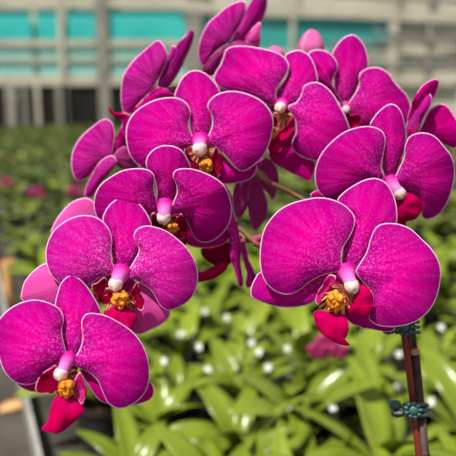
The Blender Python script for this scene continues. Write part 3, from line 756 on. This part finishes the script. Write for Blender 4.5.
# farther plants: one mesh each while they are large enough, the rest as one mass
def far_plant(bm, p, rnd, nl, nw, L0):
    add_tube(bm, [p, p+Vector((0, 0, .085))], [.034, .044], 8, mi=1)
    n = rnd.choice((4, 5, 6)); o = rnd.uniform(0, 6)
    for i in range(n):
        leaf_mesh(bm, p+Vector((0, 0, .075)), o+i*6.283/n+rnd.uniform(-.3, .3), L0*rnd.uniform(.75, 1.25), L0*.38, rnd.uniform(.5, 1.15), rnd.uniform(.3, .65), rnd.uniform(.1, .4), .0014, nl, nw)
fp = []
for i in range(6):
    bm = bmesh.new(); far_plant(bm, Vector((0, 0, 0)), random.Random(70+i), 6, 2, .115)
    o = put('leafy_orchid', bm, [LEAFF, POT], origin=Vector((0, 0, 0))); fp.append(o)
usedf = set()
NI = 300-len(near)
for i, p in enumerate(far[:NI]):
    pi = i % 6
    if pi in usedf: r = fp[pi].copy(); COL.objects.link(r)
    else: r = fp[pi]; usedf.add(pi)
    sc = random.uniform(.8, 1.5)
    r.location = p; r.rotation_euler = (0, 0, random.uniform(0, 6.28)); r.scale = (sc, sc, sc)
    q, side = zone(p)
    tag(r, ZF[side], 'plant', 'young orchids farther back, '+side)
bm = bmesh.new(); rnd = random.Random(5)
for i, p in enumerate(far[NI:]):
    far_plant(bm, p, rnd, 4, 2, .125)
o = put('plant_mass', bm, [LEAFF, POT])
tag(o, 'mass of small blurred green plants covering the far end of the bench', 'plants', None, 'stuff')

# white plant labels stuck among the leaves
TAGM = flat('label_white', srgb(244, 244, 240), srgb(228, 230, 226), 30, .35)
bm = bmesh.new(); add_box(bm, Vector((0, 0, .06)), (.003, .0015, .12), None, 1); add_box(bm, Vector((0, 0, .128)), (.010, .0022, .011))
bmesh.ops.bevel(bm, geom=bm.edges[:], offset=.0006, segments=1)
tg = put('plant_label', bm, [TAGM, POT], origin=Vector((0, 0, 0)), smooth=False)
for i, (x, y, zz) in enumerate([(x, y, 1.02) for x, y in ((159, 335), (178, 340), (170, 367), (220, 339), (242, 368), (267, 364), (272, 374), (229, 350), (216, 313), (314, 377), (344, 394), (363, 414), (387, 357), (322, 359), (452, 372), (453, 410), (300, 352), (205, 352), (246, 318), (440, 330))]):
    p = atz(x, y, zz); r = tg if i == 0 else tg.copy()
    if i: COL.objects.link(r)
    r.location = p-Vector((0, 0, .128)); r.rotation_euler = (random.uniform(-.5, -.2), random.uniform(-.7, .5), random.uniform(-.5, .5))
    tag(r, 'small white plastic plant label standing blurred among the green leaves', 'label', 'white plant labels')

# pink orchids in bloom farther back
PINKB = flat('far_bloom_pink', srgb(186, 50, 120), srgb(140, 24, 84), 40, .5, .25)
def bloom_plant(x, y, d, s, label):
    p = at(x, y, d); base = Vector((p.x, p.y, .85))
    e = empty('flowering_orchid', base); tag(e, label, 'orchid', 'pink orchids in bloom on the far bench')
    bm = bmesh.new(); pot_mesh(bm, base, .036, .046, .085); put('pot', bm, [POT, BARK], e, smooth=False)
    for i in range(4):
        bm = bmesh.new(); leaf_mesh(bm, base+Vector((0, 0, .075)), i*1.6+x, .12, .045, .6, .45); put('leaf', bm, LEAFF, e)
    bm = bmesh.new(); add_tube(bm, catmull([base+Vector((0, 0, .075)), base+Vector((.01, 0, (p.z-.85)*.6)), p+Vector((0, .01, 0))], 5), .002, 6); put('flower_spike', bm, STEM, e)
    for j, (ox, oz) in enumerate(((0, 0), (.035, -.03), (-.03, -.025))):
        bm = bmesh.new(); c = p+Vector((ox*s, -.004*j, oz*s))
        for k in range(5):
            a = math.pi/2+k*2*math.pi/5; r_ = (.020 if k in (1, 4) else .016)*s
            add_blob(bm, c+Vector((math.cos(a)*.018*s, -.002, math.sin(a)*.018*s)), r_, .003, r_*.8, Matrix.Rotation(-a, 3, 'Y'), .1, k, 10, 6)
        add_blob(bm, c+Vector((0, -.006, -.004)), .006*s, .005, .006*s, None, .1, 1, 8, 6)
        put('flower', bm, PINKB, e)
bloom_plant(6, 180, 3.4, .6, 'blurred pink orchid in bloom at the far left, uppermost of three')
bloom_plant(36, 190, 3.2, .7, 'blurred pink orchid in bloom, rightmost of three at the far left')
bloom_plant(8, 216, 3.0, .62, 'blurred pink orchid in bloom at the far left, lowest of three')
bloom_plant(75, 188, 3.1, .7, 'blurred pink orchid in bloom just left of the spray, under the shaded flower')
bloom_plant(326, 341, 1.0, .5, 'blurred pink orchid bloom low among leaves beneath the largest flower')

# tan pot on the bench edge; tan sheet painted as sunlit patch on path
bm = bmesh.new(); p = atz(8, 271, .96); pot_mesh(bm, Vector((p.x, p.y, .85)), .013, .019, .14)
tag(put('flower_pot', bm, [TERRA, TERRA], smooth=False, origin=Vector((p.x, p.y, .85))), 'small tan pot catching the sun at the left edge of the bench', 'pot')
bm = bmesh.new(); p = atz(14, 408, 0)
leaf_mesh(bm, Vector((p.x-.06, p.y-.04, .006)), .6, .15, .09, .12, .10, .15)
tag(put('painted_sun_patch', bm, TERRA), 'tan leaf-shaped sheet painted as a sunlit patch on the grey concrete path at lower left', 'leaf')

# ------------------------------------------------------------------ setting
def struct(name, bm, m, smooth=False):
    o = put(name, bm, m, smooth=smooth); o['kind'] = 'structure'; return o
CONC = flat('concrete_path', srgb(90, 84, 77), srgb(68, 63, 58), 3, .85, 0, .2, .3)
bm = bmesh.new(); add_box(bm, Vector((0, 5.5, -.05)), (24, 16, .1)); struct('floor', bm, CONC)
YW = 12.9
def W(px, py): return aty(px, py, YW)
def zpx(py): return W(228, py).z
def xpx(px): return W(px, 60).x
DARK = flat('wall_dark', srgb(36, 31, 28), srgb(22, 20, 18), 1.5, .9)
TEAL = flat('panel_turquoise', srgb(74, 202, 194), srgb(40, 170, 170), .8, .5, 0, .3, .05)
TEALD = flat('panel_dull_turquoise', srgb(66, 164, 160), srgb(48, 136, 138), .8, .5, 0, .3, .05)
TEALP = flat('panel_pale_turquoise', srgb(176, 226, 218), srgb(128, 208, 202), .8, .5, 0, .3, .05)
GRB = flat('beam_grey_beige', srgb(200, 194, 176), srgb(172, 166, 150), 2, .7)
GRD = flat('beam_grey', srgb(150, 148, 138), srgb(122, 120, 112), 2, .7)
NET = flat('wall_pale_net', srgb(206, 202, 184), srgb(184, 182, 164), .7, .8)
bm = bmesh.new(); xr = xpx(300); add_box(bm, Vector(((xr-12)/2, YW+.12, zpx(84)/2)), (xr+12, .1, zpx(84))); struct('wall_back', bm, DARK)
bm = bmesh.new(); add_box(bm, Vector(((xr+12.7)/2, YW+.2, 2.9)), (12.7-xr, .1, 5.8)); struct('wall_right', bm, NET)
bm = bmesh.new(); add_box(bm, Vector((-1, YW+.28, 2.9)), (22, .06, 5.8)); struct('wall_upper', bm, NET)
wi = 1
def panel(x0, x1, y0, y1, m):
    global wi
    bm = bmesh.new(); add_box(bm, Vector(((xpx(x0)+xpx(x1))/2, YW+.1, (zpx(y0)+zpx(y1))/2)), (xpx(x1)-xpx(x0), .04, zpx(y0)-zpx(y1)))
    struct('window_%d' % wi, bm, m); wi += 1
cols = [(-60, -8), (-6, 32), (37, 61), (66, 96), (110, 187), (201, 290), (294, 392)]
for x0, x1 in cols:
    if x0 < 200:
        panel(x0, x1, 9, 39, TEAL); panel(x0, x1, 47, 57, TEALP); panel(x0, x1, 62, 74, TEALP)
    else:
        panel(x0, x1, 17, 50, TEALD); panel(x0, x1, 55, 68, TEALP)
ti = 1
def beam(p0, p1, th, m, dy=0.0):
    global ti
    a, b = W(*p0), W(*p1); a.y = b.y = YW+.045+dy*.4
    d = b-a; bm = bmesh.new()
    add_box(bm, (a+b)/2, (d.length, .05, th*YW/FPX), Matrix.Rotation(-math.atan2(d.z, d.x), 3, 'Y'))
    struct('trim_%d' % ti, bm, m); ti += 1
beam((-80, 3), (200, 2), 8, GRB); beam((-80, 43), (200, 43), 6, GRB); beam((-80, 60), (400, 60), 3, GRB); beam((-80, 80), (456, 80), 10, GRB)
beam((180, 6), (540, 22), 9, GRB, -.1); beam((200, 14), (460, 14), 3, GRB); beam((180, 52), (540, 52), 4, GRB)
beam((330, 44), (540, 36), 4, GRD, -.12); beam((330, 62), (540, 70), 4, GRD, -.12); beam((330, -6), (540, 6), 5, GRD, -.1)
beam((372, 30), (540, 62), 2.5, GRD, -.14); beam((12, 130), (16, 92), 1.2, GRB, -.1)
for x, w_, y0, m in ((8, 10, 84, GRD), (22, 4, 84, GRD), (62, 5, -40, GRB), (60, 11, 84, GRD), (103, 11, -40, GRD), (35, 4, 84, GRB), (194, 15, -40, GRD), (392, 8, -40, GRB), (428, 4, -40, GRD), (292, 4, -40, GRB)):
    x0 = xpx(x); z1 = zpx(y0)
    bm = bmesh.new(); add_box(bm, Vector((x0, YW+.02, z1/2)), (w_*YW/FPX, .06, z1)); struct('trim_%d' % ti, bm, m); ti += 1
# pale irrigation pipe crossing the plants at right
bm = bmesh.new(); p0 = at(404, 262, 2.0); p1 = at(520, 290, 2.0)
add_tube(bm, [p0, p1], .012, 10)
for q in (p0, p1): add_tube(bm, [q, Vector((q.x, q.y, .85))], .010, 8)
tag(put('irrigation_pipe', bm, STEEL), 'grey pipe running low over the plants at the right edge', 'pipe')

# ------------------------------------------------------------------ light
w = bpy.data.worlds.new('world'); scn.world = w; w.use_nodes = True
bg = w.node_tree.nodes['Background']; bg.inputs[0].default_value = (.93, .97, 1.0, 1); bg.inputs[1].default_value = .42
ld = bpy.data.lights.new('sun', 'SUN'); ld.energy = 5.2; ld.angle = R(1.5); ld.color = (1, .95, .86)
lo = bpy.data.objects.new('sun', ld); COL.objects.link(lo); lo.location = (-2, -2, 5)
sd = Vector((.36, .40, -1.0)).normalized()
lo.rotation_euler = sd.to_track_quat('-Z', 'Y').to_euler()
